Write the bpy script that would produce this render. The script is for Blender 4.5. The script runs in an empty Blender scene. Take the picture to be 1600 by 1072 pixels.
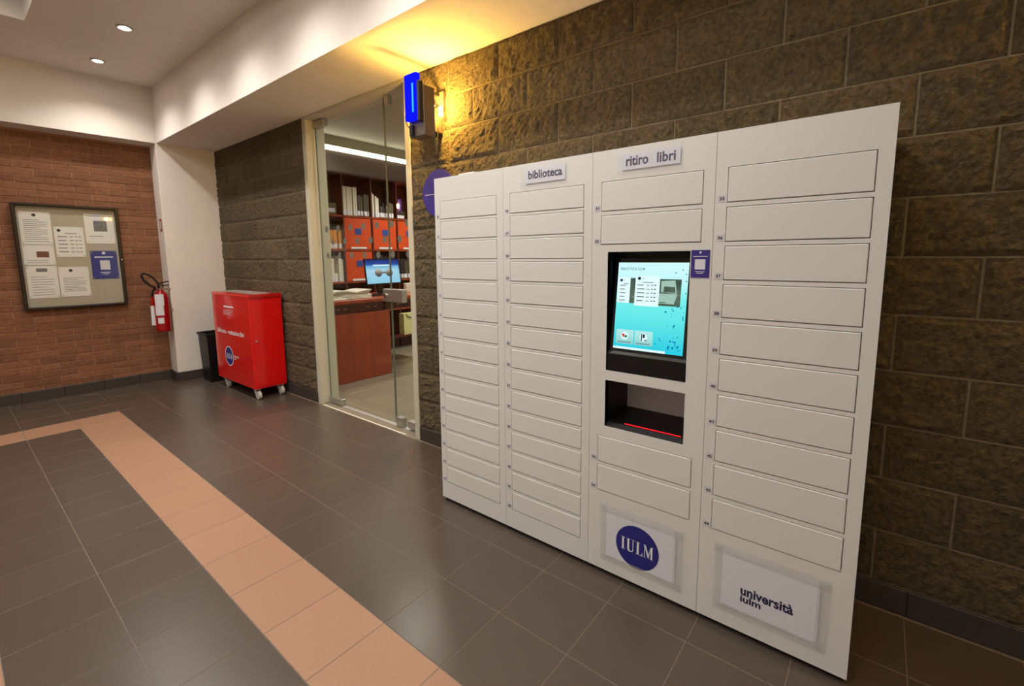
import bpy, bmesh, math, random
from mathutils import Matrix, Vector, noise
random.seed(11)
SC = bpy.context.scene
COL = SC.collection

# ------------------------------------------------------------------ units, camera, world, exposure
K = 0.85                      # one survey unit = 0.85 m (a block course is 20 cm)
F_PX, X0, Y0 = 719.4, 796.35, 492.26
PITCH, YAW, ROLL = -0.1256, 0.8933, -0.0087
EYE = Vector((5.8143, -2.4493, 1.542))
_f = Vector((-math.cos(YAW) * math.cos(PITCH), math.sin(YAW) * math.cos(PITCH), math.sin(PITCH)))
_r = _f.cross(Vector((0, 0, 1))).normalized()
_u = _r.cross(_f)
_R = _r * math.cos(ROLL) + _u * math.sin(ROLL)
_U = _u * math.cos(ROLL) - _r * math.sin(ROLL)
cd = bpy.data.cameras.new('camera')
cam = bpy.data.objects.new('camera', cd)
COL.objects.link(cam)
m = Matrix((_R, _U, -_f)).transposed().to_4x4()
m.translation = EYE * K
cam.matrix_world = m
cd.sensor_fit = 'HORIZONTAL'
cd.sensor_width = 36.0
cd.lens = F_PX / 1600 * 36
cd.shift_x = (800 - X0) / 1600
cd.shift_y = (Y0 - 536) / 1600
cd.clip_start = 0.05
SC.camera = cam

wd = bpy.data.worlds.new('world')
SC.world = wd
wd.use_nodes = True
wd.node_tree.nodes['Background'].inputs[0].default_value = (1.0, 0.9, 0.78, 1)
wd.node_tree.nodes['Background'].inputs[1].default_value = 0.05

SC.view_settings.view_transform = 'Standard'
SC.view_settings.look = 'None'
SC.view_settings.gamma = 1
SC.view_settings.use_curve_mapping = False
SC.view_settings.exposure = 0.6
SC.cycles.use_denoising = True
SC.cycles.max_bounces = 7
SC.cycles.use_adaptive_sampling = True
SC.cycles.adaptive_threshold = 0.015
SC.cycles.transparent_max_bounces = 16
SC.cycles.sample_clamp_indirect = 6

DOWN_W = 38.0          # watts of each recessed downlight
PANEL_E = 8.0          # radiance of the added, unseen coffer fill panels
WARM = (1.0, 0.95, 0.89)

# ------------------------------------------------------------------ survey constants
XB, BY, TB = -1.3684, -0.6171, 0.0354       # brick wall frame
ZS, ZC = 2.9336, 3.565                      # soffit and ceiling height
LY = -0.5527                                # locker front plane
FR = {'W': Matrix.Identity(4), 'B': Matrix.Translation((XB, BY, 0)) @ Matrix.Rotation(-TB, 4, 'Z')}
ANG = {'W': 0.0, 'B': -TB}
ORG = {}

# ------------------------------------------------------------------ helpers
def lin(c):
    def g(x):
        x /= 255.0
        return x / 12.92 if x <= 0.04045 else ((x + 0.055) / 1.055) ** 2.4
    return (g(c[0]), g(c[1]), g(c[2]), 1)

def mat(name, col, rough=0.5, metal=0.0, var=0.0, vscale=8.0, bump=0.0, bscale=60.0, rnd=0.0, spec=0.5, bdist=0.02,
        emit=0.0, col2=None, coat=0.0, stretch=None):
    """procedural principled material: noise between two tones, noise bump, per-object tone"""
    m = bpy.data.materials.new(name)
    m.use_nodes = True
    nt = m.node_tree
    N, L = nt.nodes, nt.links
    b = N['Principled BSDF']
    b.inputs['Roughness'].default_value = rough
    b.inputs['Metallic'].default_value = metal
    b.inputs['Specular IOR Level'].default_value = spec
    b.inputs['Coat Weight'].default_value = coat
    c = lin(col)
    b.inputs['Base Color'].default_value = c
    src = None
    if var or bump or stretch:
        geo = N.new('ShaderNodeNewGeometry')
        vec = geo.outputs['Position']
        if stretch:
            mp = N.new('ShaderNodeMapping')
            mp.inputs['Scale'].default_value = stretch
            L.new(vec, mp.inputs['Vector'])
            vec = mp.outputs[0]
    if var:
        n = N.new('ShaderNodeTexNoise')
        n.inputs['Scale'].default_value = vscale
        n.inputs['Detail'].default_value = 5
        n.inputs['Roughness'].default_value = 0.65
        L.new(vec, n.inputs['Vector'])
        mr = N.new('ShaderNodeMapRange')
        mr.inputs[1].default_value = 0.3
        mr.inputs[2].default_value = 0.7
        L.new(n.outputs[0], mr.inputs[0])
        mx = N.new('ShaderNodeMix')
        mx.data_type = 'RGBA'
        L.new(mr.outputs[0], mx.inputs[0])
        d = lin(col2) if col2 else tuple(min(1, x * (1 + var)) for x in c[:3]) + (1,)
        e = c if col2 else tuple(x * (1 - var) for x in c[:3]) + (1,)
        mx.inputs[6].default_value = e
        mx.inputs[7].default_value = d
        src = mx.outputs[2]
    if rnd:
        oi = N.new('ShaderNodeObjectInfo')
        mr2 = N.new('ShaderNodeMapRange')
        mr2.inputs[3].default_value = 1 - rnd
        mr2.inputs[4].default_value = 1 + rnd
        L.new(oi.outputs['Random'], mr2.inputs[0])
        hs = N.new('ShaderNodeHueSaturation')
        hs.inputs['Color'].default_value = c
        if src:
            L.new(src, hs.inputs['Color'])
        L.new(mr2.outputs[0], hs.inputs['Value'])
        src = hs.outputs[0]
    if src:
        L.new(src, b.inputs['Base Color'])
    if bump:
        n2 = N.new('ShaderNodeTexNoise')
        n2.inputs['Scale'].default_value = bscale
        n2.inputs['Detail'].default_value = 7
        n2.inputs['Roughness'].default_value = 0.62
        L.new(vec, n2.inputs['Vector'])
        bp = N.new('ShaderNodeBump')
        bp.inputs['Strength'].default_value = bump
        bp.inputs['Distance'].default_value = bdist
        L.new(n2.outputs[0], bp.inputs['Height'])
        L.new(bp.outputs[0], b.inputs['Normal'])
    if emit:
        b.inputs['Emission Color'].default_value = c
        b.inputs['Emission Strength'].default_value = emit
    return m

def glass(name, tint=(235, 245, 235), refl=1.0):
    m = bpy.data.materials.new(name)
    m.use_nodes = True
    nt = m.node_tree
    N, L = nt.nodes, nt.links
    N.remove(N['Principled BSDF'])
    t = N.new('ShaderNodeBsdfTransparent')
    t.inputs[0].default_value = lin(tint)
    g = N.new('ShaderNodeBsdfGlossy')
    g.inputs['Roughness'].default_value = 0.02
    lw = N.new('ShaderNodeLayerWeight')          # Schlick: 0.04 + 0.96 (1 - cos)^5
    lw.inputs[0].default_value = 0.5
    pw = N.new('ShaderNodeMath')
    pw.operation = 'POWER'
    pw.inputs[1].default_value = 5.0
    L.new(lw.outputs['Facing'], pw.inputs[0])
    mu = N.new('ShaderNodeMath')
    mu.operation = 'MULTIPLY_ADD'
    mu.inputs[1].default_value = 0.96 * refl
    mu.inputs[2].default_value = 0.04 * refl
    L.new(pw.outputs[0], mu.inputs[0])
    mx = N.new('ShaderNodeMixShader')
    L.new(mu.outputs[0], mx.inputs[0])
    L.new(t.outputs[0], mx.inputs[1])
    L.new(g.outputs[0], mx.inputs[2])
    L.new(mx.outputs[0], N['Material Output'].inputs[0])
    return m

def sheet(name, alpha, col=(225, 225, 235), rough=0.12, bump=0.4, bscale=35.0):
    """clear plastic film: part transparent, part glossy"""
    m = mat(name, col, rough, bump=bump, bscale=bscale, spec=0.7)
    m.node_tree.nodes['Principled BSDF'].inputs['Alpha'].default_value = alpha
    return m

class G:
    def __init__(s):
        s.v, s.f = [], []
    def add(s, vs, fs):
        k = len(s.v)
        s.v += [tuple(p) for p in vs]
        s.f += [tuple(i + k for i in f) for f in fs]
        return s
    def box(s, lo, hi, b=0.0):
        lo = [min(a, c) for a, c in zip(lo, hi)] if True else lo
        hi_ = hi
        x0, y0, z0 = lo
        x1, y1, z1 = [max(a, c) for a, c in zip(lo, hi_)]
        if b <= 0:
            vs = [(x, y, z) for x in (x0, x1) for y in (y0, y1) for z in (z0, z1)]
            return s.add(vs, [(0, 1, 3, 2), (4, 6, 7, 5), (0, 4, 5, 1), (2, 3, 7, 6), (0, 2, 6, 4), (1, 5, 7, 3)])
        b = min(b, (x1 - x0) * .49, (y1 - y0) * .49, (z1 - z0) * .49)
        vs, idx = [], {}
        for i, sx in enumerate((0, 1)):
            for j, sy in enumerate((0, 1)):
                for k, sz in enumerate((0, 1)):
                    X, Y, Z = (x0, x1)[i], (y0, y1)[j], (z0, z1)[k]
                    ix, iy, iz = X + b * (1 - 2 * i), Y + b * (1 - 2 * j), Z + b * (1 - 2 * k)
                    for a, p in enumerate(((X, iy, iz), (ix, Y, iz), (ix, iy, Z))):
                        idx[(i, j, k, a)] = len(vs)
                        vs.append(p)
        fs = []
        for i in (0, 1):
            fs.append(tuple(idx[(i, j, k, 0)] for j, k in ((0, 0), (1, 0), (1, 1), (0, 1))))
            fs.append(tuple(idx[(j, i, k, 1)] for j, k in ((0, 0), (1, 0), (1, 1), (0, 1))))
            fs.append(tuple(idx[(j, k, i, 2)] for j, k in ((0, 0), (1, 0), (1, 1), (0, 1))))
        for p in (0, 1):
            for q in (0, 1):
                fs.append((idx[(p, q, 0, 0)], idx[(p, q, 1, 0)], idx[(p, q, 1, 1)], idx[(p, q, 0, 1)]))
                fs.append((idx[(p, 0, q, 0)], idx[(p, 1, q, 0)], idx[(p, 1, q, 2)], idx[(p, 0, q, 2)]))
                fs.append((idx[(0, p, q, 1)], idx[(1, p, q, 1)], idx[(1, p, q, 2)], idx[(0, p, q, 2)]))
        for i in (0, 1):
            for j in (0, 1):
                for k in (0, 1):
                    fs.append(tuple(idx[(i, j, k, a)] for a in (0, 1, 2)))
        return s.add(vs, fs)
    def poly(s, pts):
        return s.add(pts, [tuple(range(len(pts)))])
    def prism(s, pts, ext):
        n = len(pts)
        e = Vector(ext)
        vs = [Vector(p) for p in pts]
        vs += [p + e for p in vs]
        fs = [tuple(range(n)), tuple(range(2 * n - 1, n - 1, -1))]
        fs += [(i, (i + 1) % n, n + (i + 1) % n, n + i) for i in range(n)]
        return s.add(vs, fs)
    def tube(s, pts, r, n=8, cap=True):
        pts = [Vector(p) for p in pts]
        rs = r if isinstance(r, (list, tuple)) else [r] * len(pts)
        ref = None
        vs, fs = [], []
        for i, p in enumerate(pts):
            t = (pts[min(i + 1, len(pts) - 1)] - pts[max(i - 1, 0)]).normalized()
            if ref is None:
                ref = t.orthogonal().normalized()
            ref = (ref - t * ref.dot(t)).normalized()
            bi = t.cross(ref)
            for k in range(n):
                a = 2 * math.pi * k / n
                vs.append(p + (ref * math.cos(a) + bi * math.sin(a)) * rs[i])
        for i in range(len(pts) - 1):
            for k in range(n):
                fs.append((i * n + k, i * n + (k + 1) % n, (i + 1) * n + (k + 1) % n, (i + 1) * n + k))
        if cap:
            fs.append(tuple(range(n)))
            fs.append(tuple(range(len(vs) - 1, len(vs) - n - 1, -1)))
        return s.add(vs, fs)
    def lathe(s, cx, cy, prof, n=24, a0=0.0, a1=2 * math.pi, cap=True):
        full = abs(a1 - a0 - 2 * math.pi) < 1e-6
        cols = n if full else n + 1
        vs, fs = [], []
        for r, z in prof:
            for k in range(cols):
                a = a0 + (a1 - a0) * k / n
                vs.append((cx + r * math.cos(a), cy + r * math.sin(a), z))
        for i in range(len(prof) - 1):
            for k in range(n):
                k2 = (k + 1) % cols
                fs.append((i * cols + k, i * cols + k2, (i + 1) * cols + k2, (i + 1) * cols + k))
        if cap and full:
            fs.append(tuple(range(cols)))
            fs.append(tuple(range(len(vs) - 1, len(vs) - cols - 1, -1)))
        return s.add(vs, fs)
    def mesh(s, name, org=(0, 0, 0), smooth=False):
        me = bpy.data.meshes.new(name)
        o = Vector(org)
        me.from_pydata([tuple((Vector(p) - o) * K) for p in s.v], [], s.f)
        bm = bmesh.new()
        bm.from_mesh(me)
        bmesh.ops.recalc_face_normals(bm, faces=bm.faces)
        bm.to_mesh(me)
        bm.free()
        if smooth:
            for p in me.polygons:
                p.use_smooth = True
        return me
    def build(s, name, mt, parent=None, frame='W', smooth=False, org=None, **tags):
        if parent is not None:
            o = ORG[parent]
        else:
            if org is None:
                xs, ys, zs = zip(*s.v)
                org = ((min(xs) + max(xs)) / 2, (min(ys) + max(ys)) / 2, min(zs))
            o = org
        me = s.mesh(name, o, smooth)
        me.materials.append(mt)
        ob = bpy.data.objects.new(name, me)
        COL.objects.link(ob)
        if parent is not None:
            ob.parent = parent
        else:
            ob.location = (FR[frame] @ Vector(o)) * K
            ob.rotation_euler.z = ANG[frame]
        ORG[ob] = o
        tag(ob, **tags)
        return ob

def tag(ob, label=None, cat=None, group=None, kind=None):
    if label: ob['label'] = label
    if cat: ob['category'] = cat
    if group: ob['group'] = group
    if kind: ob['kind'] = kind

def thing(name, label, cat, loc, frame='W', group=None):
    e = bpy.data.objects.new(name, None)
    e.empty_display_size = 0.05
    COL.objects.link(e)
    e.location = (FR[frame] @ Vector(loc)) * K
    e.rotation_euler.z = ANG[frame]
    ORG[e] = loc
    tag(e, label, cat, group)
    return e

def piece(name, me, parent, pos):
    """one more object on shared mesh data, child of parent, at pos in the parent's frame"""
    ob = bpy.data.objects.new(name, me)
    COL.objects.link(ob)
    ob.parent = parent
    ob.location = (Vector(pos) - Vector(ORG[parent])) * K
    return ob

_txt = {}
def glyphs(s, bold):
    key = (s, bold)
    if key not in _txt:
        cu = bpy.data.curves.new('t', 'FONT')
        cu.body = s
        cu.size = 1
        cu.offset = bold
        cu.resolution_u = 3
        ob = bpy.data.objects.new('t', cu)
        COL.objects.link(ob)
        dg = bpy.context.evaluated_depsgraph_get()
        me = ob.evaluated_get(dg).to_mesh()
        vs = [(v.co.x, v.co.y) for v in me.vertices]
        fs = [tuple(p.vertices) for p in me.polygons]
        ob.evaluated_get(dg).to_mesh_clear()
        bpy.data.objects.remove(ob)
        bpy.data.curves.remove(cu)
        _txt[key] = (vs, fs)
    return _txt[key]

class PL:
    """a plane to print on: origin, right, up, outward normal"""
    def __init__(s, o, u, v):
        s.o, s.u, s.v = Vector(o), Vector(u).normalized(), Vector(v).normalized()
        s.n = s.u.cross(s.v)
    def p(s, a, b, off=0.0):
        return s.o + s.u * a + s.v * b + s.n * off
    def rect(s, g, a0, b0, a1, b1, off, th=0.0):
        q = [s.p(a0, b0, off), s.p(a1, b0, off), s.p(a1, b1, off), s.p(a0, b1, off)]
        return g.prism(q, -s.n * th) if th else g.poly(q)
    def disc(s, g, a, b, r, off, th=0.0, n=24, ry=None):
        q = [s.p(a + r * math.cos(6.28318 * k / n), b + (ry or r) * math.sin(6.28318 * k / n), off) for k in range(n)]
        return g.prism(q, -s.n * th) if th else g.poly(q)
    def shape(s, g, pts, off):
        return g.poly([s.p(a, b, off) for a, b in pts])
    def text(s, g, body, a, b, w, h, off, bold=0.02):
        vs, fs = glyphs(body, bold)
        xs = [v[0] for v in vs]; ys = [v[1] for v in vs]
        sx = w / (max(xs) - min(xs))
        sy = h / (max(ys) - min(ys)) if h else sx
        return g.add([s.p(a + (x - min(xs)) * sx, b + (y - min(ys)) * sy, off) for x, y in vs], fs)

def iulm(pl, g, a, b, w, h, off):
    """the four serif capitals of the crest, drawn as polygons"""
    def R(x0, y0, x1, y1): pl.rect(g, a + x0 * w, b + y0 * h, a + x1 * w, b + y1 * h, off)
    def S(pts): pl.shape(g, [(a + x * w, b + y * h) for x, y in pts], off)
    s = .035
    R(.035, 0, .095, 1); R(0, 0, .13, s); R(0, 1 - s, .13, 1)
    # U
    R(.205, .2, .265, 1); R(.17, 1 - s, .30, 1); R(.375, .22, .395, 1); R(.335, 1 - s, .435, 1)
    S([(.205, .22), (.215, .09), (.25, .0), (.305, -.02), (.355, .01), (.385, .10), (.395, .24), (.375, .24), (.362, .12), (.335, .06), (.305, .05), (.28, .09), (.265, .22)])
    # L
    R(.505, 0, .565, 1); R(.47, 1 - s, .60, 1); R(.47, 0, .68, s); S([(.63, s), (.68, s), (.68, .25), (.665, .25), (.655, .12)])
    # M
    R(.735, 0, .752, 1); R(.71, 0, .78, s); S([(.71, 1), (.775, 1), (.865, .3), (.865, .0), (.835, .1), (.735, .93), (.71, .93)])
    S([(.865, .0), (.865, .3), (.925, 1), (.945, 1)]); R(.925, 0, .98, 1); R(.9, 0, 1.005, s); R(.925, 1 - s, 1.005, 1)

# ------------------------------------------------------------------ materials
MT = dict(
    block=mat('split_face_block', (120, 106, 83), 0.92, var=0.42, vscale=60, bump=1.0, bdist=0.05, bscale=62, rnd=0.14, col2=None, spec=0.2),
    mortar=mat('block_mortar', (142, 127, 102), 0.95, var=0.15, vscale=40, bump=0.3, bscale=150, spec=0.2),
    brick=mat('red_brick', (140, 97, 72), 0.9, var=0.25, vscale=35, bump=0.5, bscale=130, rnd=0.16, spec=0.2),
    bmortar=mat('brick_mortar', (172, 128, 98), 0.95, var=0.15, vscale=60, bump=0.3, bscale=150, spec=0.2),
    tile=mat('dark_floor_tile', (80, 70, 62), 0.28, var=0.10, vscale=160, bump=0.008, bscale=14, rnd=0.035, spec=0.5),
    peach=mat('peach_floor_tile', (160, 122, 98), 0.40, var=0.06, vscale=160, bump=0.008, bscale=14, rnd=0.03, spec=0.4),
    grout=mat('floor_grout', (120, 108, 95), 0.8, var=0.2, vscale=50),
    base=mat('baseboard_tile', (66, 58, 54), 0.45, var=0.12, vscale=60, rnd=0.05),
    plaster=mat('white_plaster', (234, 226, 216), 0.85, var=0.03, vscale=5, bump=0.06, bscale=60, spec=0.3),
    ceil=mat('ceiling_paint', (238, 232, 224), 0.9, var=0.02, vscale=4, bump=0.04, bscale=80, spec=0.2),
    frame=mat('door_frame_paint', (198, 193, 172), 0.45),
    white=mat('locker_white', (226, 224, 219), 0.38, bump=0.015, bscale=300, spec=0.5),
    black=mat('matte_black', (14, 14, 15), 0.45),
    dark=mat('dark_recess', (9, 9, 10), 0.7),
    bezel=mat('black_bezel', (12, 12, 14), 0.25),
    ink=mat('navy_ink', (28, 26, 66), 0.6),
    inkblack=mat('dark_ink', (30, 30, 34), 0.6),
    greyink=mat('grey_ink', (120, 122, 132), 0.7),
    sticker=mat('number_sticker', (214, 210, 214), 0.5),
    paper=mat('white_paper', (224, 224, 230), 0.7),
    paperw=mat('notice_paper', (240, 238, 234), 0.75),
    film=sheet('clear_pouch', 0.11),
    filmlow=sheet('taped_pouch', 0.30, (216, 214, 214), 0.25, 0.3, 20),
    navy=mat('crest_navy', (40, 38, 122), 0.5),
    white_print=mat('white_print', (240, 240, 245), 0.6),
    red=mat('cart_red', (226, 6, 10), 0.22, coat=0.5, bump=0.01, bscale=6),
    redlid=mat('cart_lid', (190, 14, 14), 0.2, coat=0.5),
    extred=mat('extinguisher_red', (160, 10, 16), 0.28, coat=0.3),
    rubber=mat('black_rubber', (22, 20, 19), 0.6),
    steel=mat('brushed_steel', (190, 188, 182), 0.35, metal=0.9),
    chrome=mat('chrome', (215, 215, 215), 0.15, metal=1.0),
    alu=mat('satin_aluminium', (188, 186, 180), 0.4, metal=0.6),
    wheel=mat('caster_wheel', (206, 204, 198), 0.45),
    board=mat('board_felt', (184, 176, 158), 0.9, var=0.08, vscale=120),
    boardframe=mat('bronze_frame', (58, 50, 42), 0.35, metal=0.5),
    glass=glass('door_glass', (248, 250, 246), 1.0),
    bglass=glass('board_glass', (252, 252, 250), 0.8),
    edge=mat('glass_edge', (112, 118, 102), 0.2),
    dot=sheet('frosted_dot', 0.8, (112, 110, 98), 0.7, 0.0),
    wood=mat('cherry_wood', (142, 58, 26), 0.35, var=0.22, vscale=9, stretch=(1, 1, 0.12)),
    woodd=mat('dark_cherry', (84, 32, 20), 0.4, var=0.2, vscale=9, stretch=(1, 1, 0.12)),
    orange=mat('orange_card', (208, 74, 24), 0.5, var=0.06, vscale=30),
    orange2=mat('orange_ridge', (214, 92, 46), 0.5),
    blue=mat('blue_tag', (36, 74, 150), 0.5),
    taupe=mat('taupe_wall', (92, 72, 60), 0.85),
    cream=mat('cream_book', (226, 222, 204), 0.6),
    ochre=mat('ochre_book', (222, 150, 46), 0.55),
    olive=mat('olive_book', (98, 90, 66), 0.6),
    charcoal=mat('charcoal_book', (44, 42, 42), 0.6),
    yellowbag=mat('pale_yellow_bag', (222, 220, 150), 0.6),
    lib_floor=mat('library_tile', (132, 122, 104), 0.28, var=0.06, vscale=120, rnd=0.04),
    lib_ceiling=mat('library_ceiling', (176, 172, 150), 0.9),
    signblue=mat('sign_purple_blue', (56, 44, 132), 0.45),
    poster=mat('poster_blue', (34, 48, 140), 0.5),
    lampgrey=mat('lamp_grey', (104, 92, 80), 0.4, metal=0.4),
    brown=mat('photo_brown', (120, 70, 50), 0.6, var=0.5, vscale=90),
    grey=mat('photo_grey', (120, 120, 118), 0.6, var=0.5, vscale=90),
)
def emis(name, col, e):
    m = bpy.data.materials.new(name)
    m.use_nodes = True
    N = m.node_tree.nodes
    N.remove(N['Principled BSDF'])
    n = N.new('ShaderNodeEmission')
    n.inputs[0].default_value = lin(col)
    n.inputs[1].default_value = e
    m.node_tree.links.new(n.outputs[0], N['Material Output'].inputs[0])
    return m
MT['lens'] = emis('downlight_lens', (255, 240, 222), 60)
MT['panel'] = emis('fill_diffuser', (255, 252, 246), PANEL_E)
MT['blue_led'] = emis('blue_led_shell', (10, 16, 250), 1.1)
MT['blue_hot'] = emis('blue_led_core', (30, 120, 255), 2.2)
MT['bulb'] = emis('amber_bulb', (255, 200, 90), 60)
MT['led'] = emis('white_led_strip', (255, 250, 235), 11)
MT['laser'] = emis('red_scan_line', (255, 20, 30), 2.5)

# ------------------------------------------------------------------ structure: floor
PX, PY = 0.3445, 0.3465
TX = lambda k: 5.996 - PX * k            # x joints
TY = lambda k: -0.0175 - PY * k          # y joints (k = 4 is the outer edge of the peach strip)
g = G(); g.box((-3.5, -7.0, -0.12), (9.2, 5.2, -0.0012))
floor = g.build('floor', MT['grout'], kind='structure', org=(0, 0, 0))
def tile_mesh(w, d, mt, name):
    g = G()
    c, b = 0.0017, 0.0007
    t = [(c + b, c + b), (w - c - b, c + b), (w - c - b, d - c - b), (c + b, d - c - b)]
    o = [(c, c), (w - c, c), (w - c, d - c), (c, d - c)]
    vs = [(x, y, 0) for x, y in t] + [(x, y, -0.0007) for x, y in o] + [(x, y, -0.01) for x, y in o]
    fs = [(0, 1, 2, 3)]
    for i in range(4):
        j = (i + 1) % 4
        fs += [(i, j, 4 + j, 4 + i), (4 + i, 4 + j, 8 + j, 8 + i)]
    g.add(vs, fs)
    me = g.mesh(name)
    me.materials.append(mt)
    return me
TM = {'d': tile_mesh(PX, PY, MT['tile'], 'tile'), 'p': tile_mesh(PX, PY, MT['peach'], 'tile'),
      'l': tile_mesh(PX, PY, MT['lib_floor'], 'tile')}
far = {'d': G(), 'p': G()}
for i in range(-9, 22):                  # column between TX(i+1) and TX(i)
    for j in range(0, 18):               # row between TY(j+1) and TY(j)
        x0, y0 = TX(i + 1), TY(j + 1)
        strip = (j == 4 and i <= 17) or (i == 17 and 4 <= j <= 7) or (j == 7 and i <= 17)
        ty = 'p' if strip else 'd'
        if x0 + PX < -1.75:
            continue
        hidden = (3.75 < x0 and x0 + PX < 5.8 and y0 > -0.5)
        if i >= -2 and j <= 7 and not hidden:
            piece('tile', TM[ty], floor, (x0, y0, 0))
        else:
            c = .0017
            far[ty].add([(x0 + c, y0 + c, 0), (x0 + PX - c, y0 + c, 0), (x0 + PX - c, y0 + PY - c, 0), (x0 + c, y0 + PY - c, 0)], [(0, 1, 2, 3)])
far['d'].build('tile_field', MT['tile'], floor, kind='stuff')
far['p'].build('tile_strip_field', MT['peach'], floor, kind='stuff')
for i in range(9, 21):                   # library floor behind the glass
    for j in range(-9, 0):
        x0, y0 = TX(i + 1), TY(j + 1)
        piece('tile', TM['l'], floor, (x0, y0 + 0.0, 0))

# ------------------------------------------------------------------ structure: block wall
g = G()
g.box((-1.6, 0.006, -0.05), (1.2, 0.2, 3.1)); g.box((2.855, 0.006, -0.05), (9.0, 0.2, 3.1))
wr = g.build('wall_right', MT['mortar'], kind='structure', org=(0, 0, 0))
ROW = (ZS - 0.12) / 12
BW = 0.47
def block_mesh(w, h, seed):
    nx, nz = max(3, int(w / 0.0225)), 10
    g = G()
    vs, fs = [], []
    j = 0.0045
    tilt = random.Random(seed)
    ax, az = tilt.uniform(-.006, .006), tilt.uniform(-.005, .005)
    for b in range(nz + 1):
        for a in range(nx + 1):
            x, z = j + (w - 2 * j) * a / nx, j + (h - 2 * j) * b / nz
            e = min(a, nx - a, b, nz - b)
            p = Vector((x * 9 + seed * 7.3, z * 9, seed * 3.1))
            d = noise.noise(p) * .005 + noise.noise(p * 2.7) * .006 + noise.noise(p * 6.1) * .007
            d += ax * (a / nx - .5) + az * (b / nz - .5)
            y = min(-0.007 - d * 1.25, 0.003)
            if e == 0: y = 0.002 - max(d, -.004) * .4
            jit = .004 if 0 < e else 0
            vs.append((x + noise.noise(p * 3 + Vector((5, 0, 0))) * jit, y, z + noise.noise(p * 3 + Vector((0, 5, 0))) * jit))
    for b in range(nz):
        for a in range(nx):
            q = b * (nx + 1) + a
            fs.append((q, q + 1, q + nx + 2, q + nx + 1))
    ring = [a for a in range(nx + 1)] + [b * (nx + 1) + nx for b in range(1, nz + 1)] + \
           [nz * (nx + 1) + a for a in range(nx - 1, -1, -1)] + [b * (nx + 1) for b in range(nz - 1, 0, -1)]
    k = len(vs)
    vs += [(vs[i][0], 0.034, vs[i][2]) for i in ring]
    n = len(ring)
    fs += [(ring[i], ring[(i + 1) % n], k + (i + 1) % n, k + i) for i in range(n)]
    g.add(vs, fs)
    me = g.mesh('block')
    me.materials.append(MT['block'])
    return me
BV = [block_mesh(BW, ROW, s) for s in range(9)]
part_cache = {}
def lay_blocks(xa, xb):
    for r in range(12):
        off = 5.877 + (0.235 if r % 2 else 0.0)
        k = math.floor((xa - off) / BW)
        while off + BW * k < xb:
            a, b = off + BW * k, off + BW * (k + 1)
            k += 1
            ca, cb = max(a, xa), min(b, xb)
            if cb - ca < 0.03: continue
            hidden = ca > 3.9 and cb < 5.72 and r < 6
            if hidden: continue
            if cb - ca > BW - 0.005:
                me = BV[random.randrange(9)]
            else:
                key = (round(cb - ca, 2), r % 3)
                if key not in part_cache:
                    part_cache[key] = block_mesh(cb - ca, ROW, 20 + len(part_cache))
                me = part_cache[key]
            piece('block', me, wr, (ca, 0, 0.12 + ROW * r))
lay_blocks(-1.12, 1.2)
lay_blocks(2.855, 7.4)

# baseboard along the block wall
base_me = {}
def baseboard(name, segs, frame, alongx):
    root = None
    for a, b in segs:
        n = max(1, round((b - a) / 0.345))
        for i in range(n):
            p, q = a + (b - a) * i / n + .0012, a + (b - a) * (i + 1) / n - .0012
            gg = G()
            if alongx: gg.box((p, -0.006, 0.0), (q, 0.03, 0.118), .003)
            else: gg.box((-0.02, p, 0.0), (0.022, q, 0.113), .003)
            if root is None:
                root = gg.build(name, MT['base'], frame=frame, kind='structure', org=(0, 0, 0))
            else:
                gg.build('tile', MT['base'], root)
baseboard('baseboard_right', [(-1.1, 1.2), (2.855, 7.4)], 'W', True)
baseboard('baseboard_left', [(-5.5, -0.0)], 'B', False)

# ------------------------------------------------------------------ structure: brick wall (frame B: x out of wall, y along, z up)
g = G(); g.box((-0.25, -6.3, -0.05), (-0.007, 0.7, 3.1))
wl = g.build('wall_left', MT['bmortar'], frame='B', kind='structure', org=(0, 0, 0))
BR_L, BR_H = 0.3035, 0.0765
def brick_mesh(w, seed):
    g = G(); r = random.Random(seed)
    g.box((-0.02, 0.0045, 0.0045), (0.0 + r.uniform(-.002, .003), w - 0.0045, BR_H - 0.0045), 0.003)
    me = g.mesh('brick'); me.materials.append(MT['brick'])
    return me
KV = [brick_mesh(BR_L, s) for s in range(5)]
far = G(); cnt = 0; pc = {}
for r in range(38):
    z = 0.0835 + BR_H * r
    if z + BR_H > 2.935: break
    off = -0.44 if r % 2 == 1 else -0.589
    k = 2
    while True:
        b = off + BR_L * (k + 1); a = b - BR_L; k -= 1
        if a > -0.03: continue
        if b < -5.6: break
        cb = min(b, 0.0)
        if cb - a < .03: continue
        if a > -2.25 and cnt < 300:
            if cb - a > BR_L - .003: me = KV[random.randrange(5)]
            else:
                key = round(cb - a, 2)
                pc.setdefault(key, brick_mesh(cb - a, 50))
                me = pc[key]
            piece('brick', me, wl, (0, a, z)); cnt += 1
        else:
            far.box((-.02, a + .0045, z + .0045), (0, cb - .0045, z + BR_H - .0045))
far.build('brick_field', MT['brick'], wl, kind='stuff')

# corner pillar and beams
g = G(); g.box((-0.05, 0.0, 0.0), (0.27, 0.66, ZS + .02), .004)
pil = g.build('corner_pillar', MT['plaster'], frame='B', kind='structure', org=(0, 0, 0))
g = G(); g.box((0.262, -0.012, 0), (0.29, 0.62, .113), .003); g.box((0.0, -0.02, 0), (0.29, 0.002, .113), .003)
g.build('baseboard_pillar', MT['base'], frame='B', kind='structure', org=(0, 0, 0))
g = G(); g.box((-0.25, -6.3, ZS), (0.27, 0.01, ZC + .15))
g.build('beam_left', MT['plaster'], frame='B', kind='structure', org=(0, 0, 0))
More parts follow.
